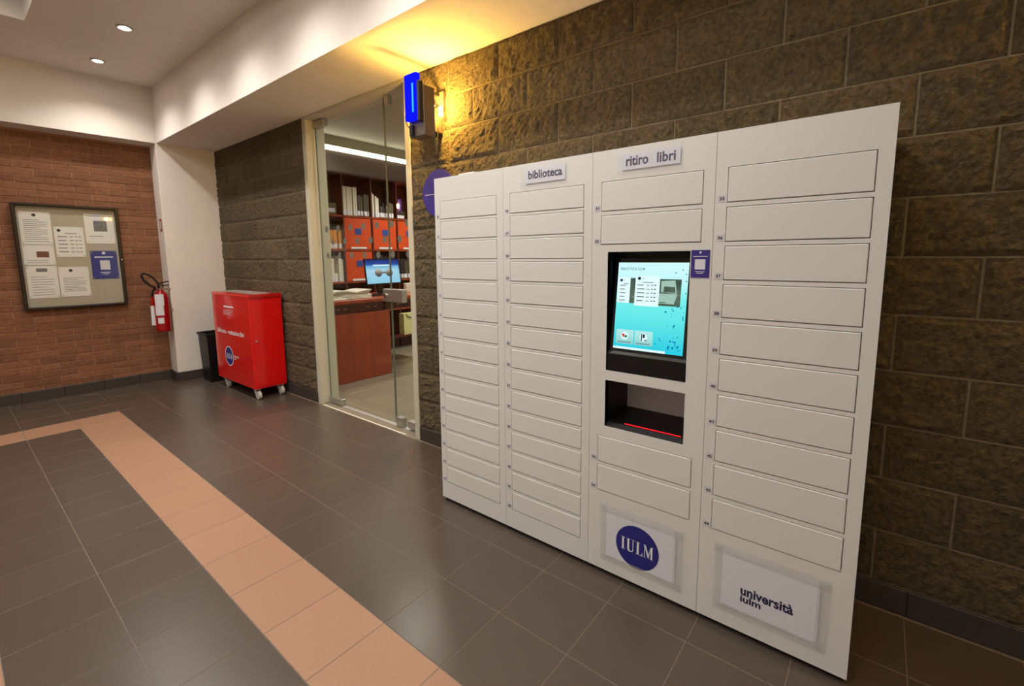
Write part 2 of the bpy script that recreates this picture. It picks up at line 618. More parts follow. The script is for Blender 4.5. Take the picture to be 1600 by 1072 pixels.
# strip of plaster between brick and beam soffit, uneven lower edge
g = G(); g.box((-1.45, BY, ZS), (9.0, 0.205, ZC + .15))
g.build('beam_right', MT['plaster'], kind='structure', org=(0, 0, 0))

# ceiling with raised coffer
CX0, CX1, CY0, CY1, CZ = 0.0, 7.6, -1.75, -4.6, ZC + .22
g = G()
g.box((-2.0, CY0, ZC), (9.0, BY, ZC + .1)); g.box((-2.0, -7.0, ZC), (9.0, CY1, ZC + .1))
g.box((-2.0, CY1, ZC), (CX0, CY0, ZC + .1)); g.box((CX1, CY1, ZC), (9.0, CY0, ZC + .1))
g.box((CX0 - .05, CY1 - .05, CZ), (CX1 + .05, CY0 + .05, CZ + .05))
g.box((CX0 - .05, CY1 - .05, ZC + .1), (CX0, CY0 + .05, CZ)); g.box((CX1, CY1 - .05, ZC + .1), (CX1 + .05, CY0 + .05, CZ))
g.box((CX0, CY0, ZC + .1), (CX1, CY0 + .05, CZ)); g.box((CX0, CY1 - .05, ZC + .1), (CX1, CY1, CZ))
g.build('ceiling', MT['ceil'], kind='structure', org=(0, 0, 0))
# walls behind the viewer close the hall
g = G(); g.box((-3.2, -7.0, -0.05), (9.0, -6.8, 3.9)); g.build('wall_near', MT['plaster'], kind='structure', org=(0, 0, 0))
g = G(); g.box((8.9, -6.9, -0.05), (9.1, 0.2, 3.9)); g.build('wall_front', MT['plaster'], kind='structure', org=(0, 0, 0))

# ------------------------------------------------------------------ ceiling lights of the hall
def downlight(x, y, label, group=None, watts=DOWN_W, z=ZC):
    t = thing('downlight', label, 'light', (x, y, z - .012), group=group)
    G().lathe(x, y, [(.042, z - .004), (.048, z - .012), (.058, z - .010), (.062, z - .0005)], 20).build('trim_ring', MT['alu'], t)
    G().lathe(x, y, [(.032, z - .009), (.0322, z - .006)], 20).build('lens', MT['lens'], t)
    ld = bpy.data.lights.new('downlight_lamp', 'SPOT')
    ld.spot_size = math.radians(135); ld.spot_blend = 1.0; ld.shadow_soft_size = .035; ld.energy = watts; ld.color = WARM
    lo = bpy.data.objects.new('downlight_lamp', ld)
    COL.objects.link(lo); lo.parent = t; lo.location = (0, 0, -.01)
    return t
downlight(-0.561, -1.185, 'small glowing recessed downlight in the ceiling nearest the brick wall')
downlight(0.495, -1.185, 'small glowing recessed ceiling downlight, second out from the brick wall')
for k in range(2, 6):
    downlight(-0.561 + 1.056 * k, -1.185, 'recessed ceiling downlight out of view in the row beside the block wall', 'downlights out of view')
for k in range(0, 8, 2):
    downlight(-0.561 + 1.056 * k, -5.3, 'recessed ceiling downlight out of view on the far side of the coffer', 'downlights across the hall')
for x, y in [(x, y) for x in (1.0, 3.0, 5.0, 7.0) for y in (-2.55, -3.8) if (x, y) != (7.0, -2.55)]:  # unseen panels added as fill light for the lockers and hall
    t = thing('coffer_fill_panel', 'added flat fill light panel, unseen, in the raised ceiling coffer', 'light', (x, y, CZ - .03), group='added coffer fill panels')
    G().box((x - .62, y - .2, CZ - .03), (x + .62, y + .2, CZ - .002), .004).build('housing', MT['alu'], t)
    G().box((x - .59, y - .17, CZ - .033), (x + .59, y + .17, CZ - .028)).build('diffuser', MT['panel'], t)

# ------------------------------------------------------------------ book lockers
CW = 0.5246
LX = [3.7257 + CW * i for i in range(5)]
ZT, ZB = 2.0, 0.025
GAP = 0.0042
DX0, DX1 = 0.0435, 0.4815               # door extents inside a column
DOORS = {0: [(1.865 - .1163 * k - .1, 1.865 - .1163 * k) for k in range(15)],
         1: [(1.865 - .1163 * k - .1, 1.865 - .1163 * k) for k in range(15)],
         2: [(1.740, 1.866), (1.594, 1.720), (.572, .698), (.428, .554)],
         3: [(1.866 - .1459 * k - .1265, 1.866 - .1459 * k) for k in range(10)]}
FIRST = [1, 16, 31, 35]
HOLES = {2: [(4.8555 - LX[2], 5.2175 - LX[2], 1.02, 1.56), (4.8540 - LX[2], 5.2175 - LX[2], .752, .9735)]}
names = ['white locker column at the left end, numbered 1 to 15', 'white locker column under the biblioteca sign, numbered 16 to 30',
         'white locker column with touchscreen, return slot and round crest', 'white locker column at the right end, numbered 35 to 44']
lock = []
dcache = {}
for c in range(4):
    xa, xb = LX[c] + .0008, LX[c + 1] - .0008
    t = thing('locker_column', names[c], 'locker', ((xa + xb) / 2, -.28, 0), group='book lockers along the block wall')
    lock.append(t)
    g = G()
    yb = LY + .03
    if c == 2:
        g.box((xa, yb, ZB), (LX[c] + .07, -.03, ZT)); g.box((LX[c + 1] - .025, yb, ZB), (xb, -.03, ZT))
        g.box((LX[c] + .07, yb, ZB), (LX[c + 1] - .025, -.03, .74)); g.box((LX[c] + .07, yb, 1.58), (LX[c + 1] - .025, -.03, ZT))
        g.box((LX[c] + .07, -.27, .74), (LX[c + 1] - .025, -.03, 1.58)); g.box((LX[c] + .07, yb, .985), (LX[c + 1] - .025, -.27, 1.008))
    else:
        g.box((xa, yb, ZB), (xb, -.03, ZT))
    g.build('carcass', MT['dark'] if False else MT['white'], t)
    # near-black lining behind the door gaps, gap shade put into its colour
    g = G()
    for z0, z1 in DOORS[c]:
        g.box((LX[c] + DX0 - .008, LY + .022, z0 - .008), (LX[c] + DX1 + .008, LY + .0305, z1 + .008))
    g.build('lining', MT['dark'], t)
    # front frame: stiles and rails around the openings
    g = G()
    ops = [(LX[c] + DX0, LX[c] + DX1, a - GAP / 2, b + GAP / 2) for a, b in DOORS[c]]
    ops += [(LX[c] + a, LX[c] + b, z0, z1) for a, b, z0, z1 in HOLES.get(c, [])]
    ops.sort(key=lambda o: -o[3])
    z = ZT
    for a, b, z0, z1 in ops:
        g.box((xa, LY, z1), (xb, yb, z)); g.box((xa, LY, z0), (a, yb, z1)); g.box((b, LY, z0), (xb, yb, z1))
        z = z0
    g.box((xa, LY, ZB), (xb, yb, z))
    g.build('front_frame', MT['white'], t)
    G().box((xa + .01, LY + .02, 0), (xb - .01, -.05, ZB)).build('plinth', MT['dark'], t)
    # doors, stickers, numerals
    for k, (z0, z1) in enumerate(DOORS[c]):
        w, h = DX1 - DX0 - GAP, z1 - z0 - GAP * .2
        key = round(h, 3)
        if key not in dcache:
            me = G().box((0, 0, 0), (w, .02, h), .0022).mesh('door')
            me.materials.append(MT['white'])
            dcache[key] = me
        d = piece('door', dcache[key], t, (LX[c] + DX0 + GAP / 2, LY - .0015, z0 + GAP * .1))
        n = FIRST[c] + k
        if c == 2: n = 31 + k
        pl = PL((LX[c], LY, z0), (1, 0, 0), (0, 0, 1))
        g = G(); pl.rect(g, .012, .001, .040, .027, .0009, .0009)
        st = g.build('number_sticker', MT['sticker'], t)
        wn = .0085 if n < 10 else .0185
        g = G(); pl.text(g, str(n), .026 - wn / 2, .0075, wn, .0125, .0012, .035)
        g.build('numeral', MT['inkblack'], st)

# terminal in the third column
t = lock[2]
A0, A1 = 4.8555, 5.2175
g = G()   # recess lining of the screen bay
g.box((A0 - .004, LY + .001, 1.02), (A0, LY + .11, 1.56)); g.box((A1, LY + .001, 1.02), (A1 + .004, LY + .11, 1.56))
g.box((A0 - .004, LY + .001, 1.56), (A1 + .004, LY + .11, 1.564)); g.box((A0 - .004, LY + .001, 1.016), (A1 + .004, LY + .11, 1.02))
g.box((A0 - .004, LY + .11, 1.016), (A1 + .004, LY + .115, 1.564))
g.build('screen_bay', MT['black'], t)
g = G()   # chin below the screen
g.prism([(A0, LY + .006, 1.022), (A0, LY + .006, 1.10), (A0, LY + .018, 1.115), (A0, LY + .1, 1.115), (A0, LY + .1, 1.022)], (A1 - A0, 0, 0))
g.build('chin_panel', MT['bezel'], t)
sp = PL((4.882, LY + .016, 1.126), (1, 0, 0), (0, .045, .386))
SW, SH = 0.314, 0.3886
g = G(); sp.rect(g, -.016, -.014, SW + .016, SH + .02, -.001, .012)
scr = g.build('touchscreen', MT['bezel'], t)
def screen_mat(name, stops, axis=2, lo=0.0, hi=1.0, e=1.0, noise_amt=0.0):
    m = bpy.data.materials.new(name); m.use_nodes = True
    N, L = m.node_tree.nodes, m.node_tree.links
    N.remove(N['Principled BSDF'])
    geo = N.new('ShaderNodeNewGeometry'); sx = N.new('ShaderNodeSeparateXYZ'); L.new(geo.outputs['Position'], sx.inputs[0])
    mr = N.new('ShaderNodeMapRange'); mr.inputs[1].default_value = lo * K; mr.inputs[2].default_value = hi * K
    L.new(sx.outputs[axis], mr.inputs[0])
    cr = N.new('ShaderNodeValToRGB'); L.new(mr.outputs[0], cr.inputs[0])
    el = cr.color_ramp.elements
    el[0].position, el[0].color = stops[0][0], lin(stops[0][1]); el[1].position, el[1].color = stops[-1][0], lin(stops[-1][1])
    for p, c in stops[1:-1]:
        q = el.new(p); q.color = lin(c)
    src = cr.outputs[0]
    if noise_amt:
        n = N.new('ShaderNodeTexNoise'); n.inputs['Scale'].default_value = 70; n.inputs['Detail'].default_value = 3
        L.new(geo.outputs['Position'], n.inputs['Vector'])
        mx = N.new('ShaderNodeMix'); mx.data_type = 'RGBA'; mx.blend_type = 'OVERLAY'; mx.inputs[0].default_value = noise_amt
        L.new(src, mx.inputs[6]); L.new(n.outputs[0], mx.inputs[7]); src = mx.outputs[2]
    em = N.new('ShaderNodeEmission'); em.inputs[1].default_value = e
    L.new(src, em.inputs[0]); L.new(em.outputs[0], N['Material Output'].inputs[0])
    return m
SE = 0.70
MT['scr_bg'] = screen_mat('screen_background', [(0, (40, 200, 222)), (.35, (96, 226, 226)), (.6, (120, 236, 232)), (.78, (190, 244, 246)), (1, (206, 246, 248))], 2, 1.126, 1.512, SE)
MT['scr_white'] = emis('screen_white', (222, 248, 252), SE)
MT['scr_ink'] = emis('screen_ink', (34, 60, 82), .55)
MT['scr_grey'] = emis('screen_grey_ink', (120, 150, 162), .62)
MT['scr_photo'] = screen_mat('screen_photo', [(0, (60, 78, 62)), (.5, (104, 124, 104)), (1, (72, 92, 84))], 2, 1.30, 1.43, .56, .8)
MT['scr_pale'] = emis('screen_pale_grey', (168, 204, 190), .6)
MT['scr_dot'] = emis('screen_blue_dot', (10, 130, 190), .62)
MT['scr_btn'] = screen_mat('screen_button', [(0, (128, 196, 190)), (.5, (170, 228, 224)), (1, (190, 240, 238))], 2, 1.135, 1.235, .66)
MT['scr_red'] = emis('screen_red', (214, 60, 60), .65)
MT['scr_green'] = emis('screen_green', (40, 150, 90), .65)
def sprint(name, mt, fn):
    g = G(); fn(g); return g.build(name, mt, scr)
sprint('display', MT['scr_bg'], lambda g: sp.rect(g, 0, 0, SW, SH, .0005))
sprint('title_lettering', MT['scr_grey'], lambda g: sp.text(g, 'BIBLIOTECA IULM', .012, SH - .034, .112, .0125, .001, .012))
def doc(g): sp.rect(g, .002, .208, .062, .323, .001); sp.rect(g, .086, .198, .196, .330, .0014)
sprint('notice_page', MT['scr_white'], doc)
def pho(g): sp.rect(g, .062, .208, .086, .320, .001); sp.rect(g, .196, .203, .288, .318, .001)
sprint('picture', MT['scr_photo'], pho)
def bx(g): sp.shape(g, [(.197, .214), (.262, .212), (.274, .255), (.197, .256)], .0016); sp.shape(g, [(.204, .262), (.272, .256), (.262, .314), (.202, .310)], .0016)
sprint('pictured_box', MT['scr_pale'], bx)
def cb(g): sp.shape(g, [(.214, .262), (.266, .26), (.262, .285), (.216, .287)], .002)
sprint('pictured_books', MT['scr_photo'], cb)
def ink(g):
    sp.disc(g, .019, .309, .0065, .002); sp.disc(g, .103, .319, .0075, .002)
    sp.rect(g, .028, .308, .036, .3095, .002); sp.rect(g, .115, .318, .127, .3195, .002)
    sp.rect(g, .03, .292, .053, .2945, .002); sp.rect(g, .118, .301, .168, .3035, .002)
    for r in range(5):
        b = .284 - .0165 * r
        sp.rect(g, .013, b, .042 - .004 * (r % 2), b + .003, .002)
        b = .288 - .0172 * r
        sp.rect(g, .096, b, .130 - .006 * (r in (0, 4)), b + .0034, .002)
        sp.rect(g, .138, b, .152, b + .0025, .002); sp.rect(g, .160, b, .167, b + .004, .002); sp.rect(g, .172, b, .181, b + .004, .002)
    sp.rect(g, .008, .198 + .014, .03, .2132, .002); sp.rect(g, .2, .217, .228, .2195, .0022)
sprint('page_text_lines', MT['scr_ink'], ink)
def dots(g):
    r = random.Random(5)
    for k in range(46):
        a = SW - .006 - abs(r.gauss(0, .045)); b = .012 + r.random() ** 1.3 * .2
        if a < .165: continue
        sp.disc(g, a, b, r.choice((.0016, .002, .003, .0045)), .0012, n=10)
    for a, b in ((.262, .345), (.29, .358), (.305, .34), (.307, .31), (.308, .26)): sp.disc(g, a, b, .0028, .0012, n=10)
sprint('dot_pattern', MT['scr_dot'], dots)
for a0 in (.012, .100):
    bt = sprint('button', MT['scr_btn'], lambda g: sp.rect(g, a0, .024, a0 + .082, .088, .0012))
    sprint('icon_disc', MT['scr_white'], lambda g: sp.disc(g, a0 + .041, .06, .0175, .0016))
    if a0 < .05:
        sprint('icon_red', MT['scr_red'], lambda g: sp.shape(g, [(a0 + .026, .068), (a0 + .04, .068), (a0 + .04, .05), (a0 + .03, .058)], .002))
        sprint('icon_green', MT['scr_green'], lambda g: sp.disc(g, a0 + .047, .058, .0065, .002))
    else:
        sprint('icon_dark', MT['scr_ink'], lambda g: (sp.rect(g, a0 + .030, .044, a0 + .035, .074, .002), sp.rect(g, a0 + .037, .058, a0 + .047, .074, .002), sp.rect(g, a0 + .044, .046, a0 + .056, .05, .002)))
    sprint('caption_line', MT['scr_grey'], lambda g: sp.rect(g, a0 + .008, .029, a0 + .072, .034, .002))
sprint('taskbar', MT['scr_white'], lambda g: sp.rect(g, .0, .0, .24, .010, .0012))
# return bay below the screen
g = G()
B0, B1, BZ0, BZ1, BD = 4.854, 5.2175, .752, .9735, .25
g.box((B0 - .004, LY + .001, BZ0), (B0, LY + BD, BZ1)); g.box((B1, LY + .001, BZ0), (B1 + .004, LY + BD, BZ1))
g.box((B0 - .004, LY + .001, BZ1), (B1 + .004, LY + BD, BZ1 + .004))
g.prism([(B0, LY + .001, BZ0 - .004), (B0, LY + .001, BZ0), (B0, LY + .03, .766), (B0, LY + BD, .783), (B0, LY + BD, BZ0 - .004)], (B1 - B0, 0, 0))
g.build('return_bay', MT['black'], t)
G().box((B0, LY + BD - .004, .783), (B1, LY + BD, BZ1)).build('bay_back', MT['white_print'], t)
G().box((4.935, LY + .041, .7665), (5.194, LY + .0428, .7685)).build('scan_line', MT['laser'], t)

# taped signs on the lockers
lp = PL((0, LY, 0), (1, 0, 0), (0, 0, 1))
def pouch(g, a0, b0, a1, b1, off, amp, nx=14, nz=8, seed=0):
    vs, fs = [], []
    for j in range(nz + 1):
        for i in range(nx + 1):
            a, b = a0 + (a1 - a0) * i / nx, b0 + (b1 - b0) * j / nz
            d = off + amp * (.5 + noise.noise(Vector((a * 22 + seed, b * 30, seed)))) * (0 if i in (0, nx) or j == 0 else 1)
            vs.append(lp.p(a, b, d))
    for j in range(nz):
        for i in range(nx):
            q = j * (nx + 1) + i
            fs.append((q, q + 1, q + nx + 2, q + nx + 1))
    return g.add(vs, fs)
def top_sign(name, label, a0, b0, a1, b1, words, pa):
    s = thing(name, label, 'sign', ((a0 + a1) / 2, LY - .003, b0))
    g = G(); lp.rect(g, pa[0], pa[1], pa[2], pa[3], .0036, .001); g.build('paper', MT['paper'], s)
    g = G(); pouch(g, a0, b0, a1, b1, .0046, .009, seed=a0 * 3); g.build('plastic_pouch', MT['film'], s, smooth=True)
    for w, a, b, ww, hh in words:
        g = G(); lp.text(g, w, a, b, ww, hh, .0041, .025)
        g.build('lettering', MT['ink'], s)
top_sign('pouch_sign', 'clear plastic pouch sign reading biblioteca', 4.371, 1.882, 4.648, 1.987, [('biblioteca', 4.418, 1.922, .198, .040)], (4.40, 1.902, 4.632, 1.972))
top_sign('pouch_sign', 'clear plastic pouch sign reading ritiro libri', 4.895, 1.884, 5.175, 1.985, [('ritiro', 4.935, 1.920, .098, .040), ('libri', 5.07, 1.919, .076, .041)], (4.915, 1.905, 5.165, 1.970))
def low_sign(label, a0, b0, a1, b1):
    s = thing('taped_sign', label, 'sign', ((a0 + a1) / 2, LY - .003, b0))
    g = G(); lp.rect(g, a0 + .012, b0 + .012, a1 - .012, b1 - .012, .0035, .001); g.build('paper', MT['paper'], s)
    g = G()
    for q in ((a0 - .02, b1 - .028, a1 + .02, b1 + .012), (a0 - .012, b0 - .014, a1 + .012, b0 + .02), (a1 - .022, b0 - .01, a1 + .018, b1), (a0 - .014, b0, a0 + .016, b1)):
        pouch(g, *q, .0042, .0012, 16, 6, seed=a0 + q[0])
    g.build('clear_tape', MT['filmlow'], s, smooth=True)
    return s
s = low_sign('taped paper sign with a round navy crest reading IULM', 4.858, .095, 5.218, .357)
g = G(); lp.disc(g, 5.030, .2075, .1035, .0040, n=48); g.build('crest_disc', MT['navy'], s)
g = G(); iulm(lp, g, 4.952, .178, .155, .062, .0046); g.build('crest_lettering', MT['white_print'], s)
s = low_sign('taped paper sign reading università iulm', 5.378, .102, 5.740, .366)
for w, b, ww, hh in (('università', .190, .182, .040), ('iulm', .160, .074, .030)):
    g = G(); lp.text(g, w, 5.467, b, ww, hh, .0040, .03); g.build('lettering', MT['ink'], s)
# blue card beside the screen
s = thing('info_card', 'small blue card beside the touchscreen with a blank white square', 'card', (5.256, LY - .002, 1.454))
g = G(); lp.rect(g, 5.221, 1.454, 5.2915, 1.5625, .0020, .0015); g.build('card', MT['signblue'], s)
g = G(); lp.disc(g, 5.256, 1.553, .0042, .0026, n=12); g.build('emblem', MT['white_print'], s)
for q in ((5.229, 1.536, 5.284, 1.539), (5.238, 1.476, 5.274, 1.4785), (5.243, 1.470, 5.269, 1.472)):
    g = G(); lp.rect(g, *q, .0026); g.build('text_line', MT['white_print'], s)
g = G(); lp.rect(g, 5.236, 1.486, 5.276, 1.526, .0026); g.build('blank_square', MT['paper'], s)
# loose sheet on top of the lockers
g = G(); g.prism([(3.92, LY + .01, ZT + .001), (4.04, LY + .006, ZT + .001), (4.05, LY + .13, ZT + .001), (3.93, LY + .13, ZT + .001)], (0, 0, .006))
g.build('paper_sheet', MT['paperw'], label='thin white paper lying on top of the leftmost locker column', cat='paper')

# ------------------------------------------------------------------ glass door
GY = 0.1
g = G()
g.box((1.2, -.004, 0), (1.268, .2, ZS), .003); g.box((2.793, -.004, 0), (2.855, .2, ZS), .003); g.box((1.268, -.004, 2.905), (2.793, .2, ZS), .003)
df = g.build('door_1', MT['frame'], kind='structure', org=(2.0, .1, 0))
SEAM = 2.405
def pane(name, x0, x1, z0, z1):
    ob = G().box((x0, GY - .006, z0), (x1, GY + .006, z1)).build(name, MT['glass'], df)
    g = G()
    for a, b in ((x0 - .0004, x0 + .0018), (x1 - .0018, x1 + .0004)):
        g.box((a, GY - .0065, z0), (b, GY + .0065, z1))
    g.build('glass_edge', MT['edge'], ob)
    return ob
leaf = pane('glass_leaf', 1.276, SEAM - .003, .03, 2.895)
side = pane('glass_sidelight', SEAM + .003, 2.788, .03, 2.895)
for k in range(3):                       # frosted dots, staggered rows
    z = (1.836, 1.705, 1.571)[k]
    x = 1.3925 + (-.1065 if k == 1 else 0) + .0
    while x < 2.76:
        if abs(x - SEAM) > .036 and x > 1.31:
            n = 20
            gg = G(); gg.prism([(x + .031 * math.cos(6.28318 * i / n), GY - .0075, z + .031 * math.sin(6.28318 * i / n)) for i in range(n)], (0, .0006, 0))
            gg.build('frosted_dot', MT['dot'], leaf if x < SEAM else side)
        x += .2125
def fitting(name, x0, x1, z0, z1, par):
    return G().box((x0, GY - .028, z0), (x1, GY + .028, z1), .004).build(name, MT['steel'], par)
fitting('bottom_patch', 1.285, 1.515, .012, .075, leaf); fitting('top_patch', 1.272, 1.465, 2.835, 2.90, leaf)
fitting('floor_patch', SEAM + .03, 2.52, .006, .095, side); fitting('floor_patch', 2.60, 2.79, .02, .09, side)
fitting('top_clip', 2.44, 2.487, 2.825, 2.905, side); fitting('top_clip', 2.70, 2.79, 2.84, 2.90, side)
lk = fitting('lock_case', 2.315, 2.59, 1.152, 1.266, side)
G().tube([(2.36, GY - .027, 1.206), (2.36, GY - .042, 1.206)], .02, 16).build('lock_cylinder', MT['chrome'], lk)
G().box((1.3, -.005, -.002), (2.66, .005, .0015)).build('threshold_strip', MT['cream'], df)
G().box((1.268, GY - .02, -.002), (2.793, GY + .02, .004)).build('floor_channel', MT['alu'], df)

# ------------------------------------------------------------------ library behind the glass
g = G(); g.box((-1.6, .2, -.05), (-1.12, 5.0, 3.6)); g.build('wall_library', MT['taupe'], kind='structure', org=(0, 0, 0))
g = G(); g.box((-1.6, 4.8, -.05), (4.2, 5.0, 3.6)); g.build('wall_library_back', MT['plaster'], kind='structure', org=(0, 0, 0))
g = G(); g.box((4.0, .2, -.05), (4.2, 5.0, 3.6)); g.build('wall_library_side', MT['plaster'], kind='structure', org=(0, 0, 0))
g = G(); g.box((-1.6, .2, 3.36), (4.2, 5.0, 3.6)); g.build('ceiling_library', MT['lib_ceiling'], kind='structure', org=(0, 0, 0))
g = G(); g.box((-1.12, .205, 2.84), (-.72, 4.8, 3.15)); bk_h = g.build('wall_bulkhead', MT['taupe'], kind='structure', org=(0, 0, 0))
g = G(); g.box((-1.12, .205, 3.215), (-.70, 4.8, 3.36)); g.build('trim_1', MT['lib_ceiling'], kind='structure', org=(0, 0, 0))
g = G(); g.box((-.80, .4, 3.165), (-.70, 4.7, 3.205)); g.build('strip_light', MT['led'], label='long white strip light above the library shelves', cat='light')
downlight(1.50, .93, 'small ceiling spotlight inside the library seen through the glass', watts=75, z=3.36)
downlight(.3, 2.6, 'added unseen ceiling spotlight brightening the library', 'added library spotlights', watts=135, z=3.36)  # this and the next are added, unseen, to brighten the library
downlight(2.3, 2.6, 'added unseen ceiling spotlight brightening the library', 'added library spotlights', watts=135, z=3.36)
# bookcase
BX = -.70
bc = thing('bookcase', 'tall cherry wood bookcase with square cells inside the library', 'bookcase', (-.9, 2.3, 0))
ycells = [.54, 1.06, 1.58, 2.10, 2.60, 3.10, 3.60]
zs_ = [.20, .66, 1.165, 1.67, 2.19, 2.83]
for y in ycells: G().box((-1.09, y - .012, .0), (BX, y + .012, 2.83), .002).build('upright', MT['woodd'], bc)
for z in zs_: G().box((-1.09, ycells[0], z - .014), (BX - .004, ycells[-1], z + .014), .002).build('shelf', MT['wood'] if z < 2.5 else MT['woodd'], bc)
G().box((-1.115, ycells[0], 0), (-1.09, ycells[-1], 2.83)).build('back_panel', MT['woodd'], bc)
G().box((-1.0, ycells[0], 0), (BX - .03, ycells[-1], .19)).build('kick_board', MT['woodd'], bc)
def archive(y0, y1, z0, z1, label):
    a = thing('archive_box', label, 'box', (-.9, (y0 + y1) / 2, z0), group='orange archive boxes in the bookcase')
    G().box((-1.06, y0, z0), (BX - .012, y1, z1), .004).build('box_body', MT['orange'], a)
    cy, cz = (y0 + y1) / 2, z0 + (z1 - z0) * .40
    for yy in (y0 + .02, y1 - .02):
        d = Vector((0, cy - yy, cz - z0 - .05)).normalized(); n = Vector((0, -d.z, d.y)) * .008
        p, q = Vector((BX - .012, yy, z0 + .05)), Vector((BX - .012, cy + (yy - cy) * .3, cz - .02))
        G().prism([p + n, q + n, q - n, p - n], (.004, 0, 0)).build('ridge', MT['orange2'], a)
    G().box((BX - .012, cy - .055, z0 + .225), (BX - .008, cy + .055, z0 + .325), .001).build('blue_tag', MT['blue'], a)
    G().box((BX - .012, y0 + .10, z0 + .004), (BX - .006, y1 - .10, z0 + .034), .001).build('label_strip', MT['paper'], a)
archive(1.60, 2.08, 1.686, 2.17, 'orange archive box in the upper row, left of the glass seam')
archive(2.12, 2.58, 1.686, 2.17, 'orange archive box in the upper row, behind the glass seam')
archive(2.62, 3.08, 1.686, 2.17, 'orange archive box in the upper row next to the right door frame')
archive(1.60, 2.08, 1.181, 1.65, 'orange archive box in the lower row, left of the monitor')
rb = random.Random(3)
def books(y0, y1, z, spec, label, group, lab=True):
    y, no = y0, 0
    ords = 'first second third fourth fifth sixth seventh eighth ninth tenth eleventh twelfth thirteenth fourteenth fifteenth sixteenth seventeenth'.split()
    while y < y1 - .012:
        w, h, mt = spec(rb, (y - y0) / (y1 - y0))
        w = min(w, y1 - y)
        dpt = rb.uniform(.02, .05)
        b = G().box((-1.05, y + .001, z), (BX - dpt, y + w - .001, z + h), .003).build('book', MT[mt], label=label[mt] + ', ' + ords[no] + ' from left', cat='book', group=group); no += 1
        if lab and w > .014:
            G().box((BX - dpt, y + .003, z + .012), (BX - dpt + .0012, y + w - .003, z + .082)).build('spine_label', MT['paper'], b)
        y += w
def L(where): return {'cream': 'cream spined book ' + where, 'charcoal': 'dark spined book ' + where, 'olive': 'olive spined book ' + where, 'ochre': 'ochre spined book ' + where}
books(1.60, 1.85, 2.206, lambda r, f: (.036, .44, 'cream'), L('in the tall pale set on the top shelf'), 'tall pale set on the top shelf')
books(1.855, 2.08, 2.206, lambda r, f: (r.uniform(.018, .032), r.uniform(.30, .36), r.choice(('charcoal', 'charcoal', 'olive'))), L('with white label beside the pale set, top shelf'), 'dark labelled volumes on the top shelf')
books(2.12, 2.26, 2.206, lambda r, f: (.034, .40 - .2 * f * .6, 'cream'), L('just left of the glass seam, top shelf'), 'pale volumes by the glass seam')
books(2.26, 2.56, 2.206, lambda r, f: (r.uniform(.022, .034), r.uniform(.14, .26), r.choice(('olive', 'charcoal'))), L('low on the top shelf right of the glass seam'), 'low volumes on the top shelf')
books(1.28, 1.565, 1.686, lambda r, f: (.044, .38 if f < .1 else .29, 'cream' if f < .1 else 'ochre'), L('on the second shelf by the left jamb'), 'ochre volumes by the left jamb')
books(1.30, 1.40, 1.181, lambda r, f: (.05, .36, 'cream'), L('tall beside the left jamb on the third shelf'), 'pale volumes on the third shelf')
books(1.40, 1.48, 1.181, lambda r, f: (.022, .13, 'cream'), L('short between taller books on the third shelf'), 'short volumes on the third shelf')
books(1.48, 1.56, 1.181, lambda r, f: (.042, .40 - .1 * f, 'cream'), L('leaning pale pair on the third shelf'), 'leaning pair on the third shelf')
books(2.12, 2.56, 1.181, lambda r, f: (r.uniform(.022, .04), r.uniform(.34, .42), 'charcoal'), L('behind the monitor on the third shelf'), 'dark volumes behind the monitor')
books(2.62, 3.05, 1.181, lambda r, f: (r.uniform(.022, .036), r.uniform(.30, .36), r.choice(('charcoal', 'olive'))), L('on the third shelf right of the monitor'), 'labelled volumes right of the monitor')
books(1.10, 1.275, 1.686, lambda r, f: (.04, .32, 'ochre'), L('hidden mostly by the left jamb, second shelf'), 'volumes behind the jamb')
s = thing('storage_box', 'small pale grey box on the top library shelf by the left jamb', 'box', (-.9, 1.42, 2.206))
G().box((-1.0, 1.30, 2.206), (-.74, 1.50, 2.38), .006).build('box_body', MT['olive'], s); G().box((-.74, 1.33, 2.24), (-.737, 1.47, 2.30)).build('label', MT['paper'], s)
s = thing('storage_box', 'dark box with a white label at the right end of the top shelf', 'box', (-.9, 2.7, 2.206))
G().box((-1.0, 2.62, 2.206), (-.74, 2.80, 2.34), .006).build('box_body', MT['charcoal'], s); G().box((-.74, 2.64, 2.22), (-.737, 2.78, 2.27)).build('label', MT['paper'], s)
# made-up amber lamp standing in for the wall lamp's reflection in glass
s = thing('reflection_lamp', 'made-up amber lamp standing in for a reflection at the right of the top library shelf', 'lamp', (-.9, 2.72, 2.345))
G().box((-.86, 2.74, 2.345), (-.80, 2.79, 2.56), .006).build('housing', MT['signblue'], s)
G().tube([(-.83, 2.715, 2.40), (-.83, 2.715, 2.47)], .012, 10).build('bulb', MT['bulb'], s)
ld = bpy.data.lights.new('reflection_glow', 'POINT'); ld.energy = 1.3; ld.color = (1, .62, .2); ld.shadow_soft_size = .03
lo = bpy.data.objects.new('reflection_glow', ld); COL.objects.link(lo); lo.parent = s; lo.location = (Vector((-.78, 2.68, 2.45)) - Vector(ORG[s])) * K
# shopping bag on the low shelf
s = thing('tote_bag', 'pale yellow paper bag with a dark handle on the low library shelf', 'bag', (-.72, 2.70, .215))
g = G(); g.prism([(-.685, 2.55, .215), (-.555, 2.55, .215), (-.555, 2.88, .215), (-.685, 2.88, .215)], (0, 0, .365)); g.build('bag_body', MT['yellowbag'], s)
G().tube([(-.55, 2.60, .58), (-.547, 2.62, .53), (-.547, 2.69, .51), (-.547, 2.76, .53), (-.55, 2.78, .58)], .007, 6).build('handle', MT['rubber'], s)
G().box((-1.05, 2.12, .186), (-.52, 3.6, .214), .003).build('low_shelf', MT['woodd'], bc)

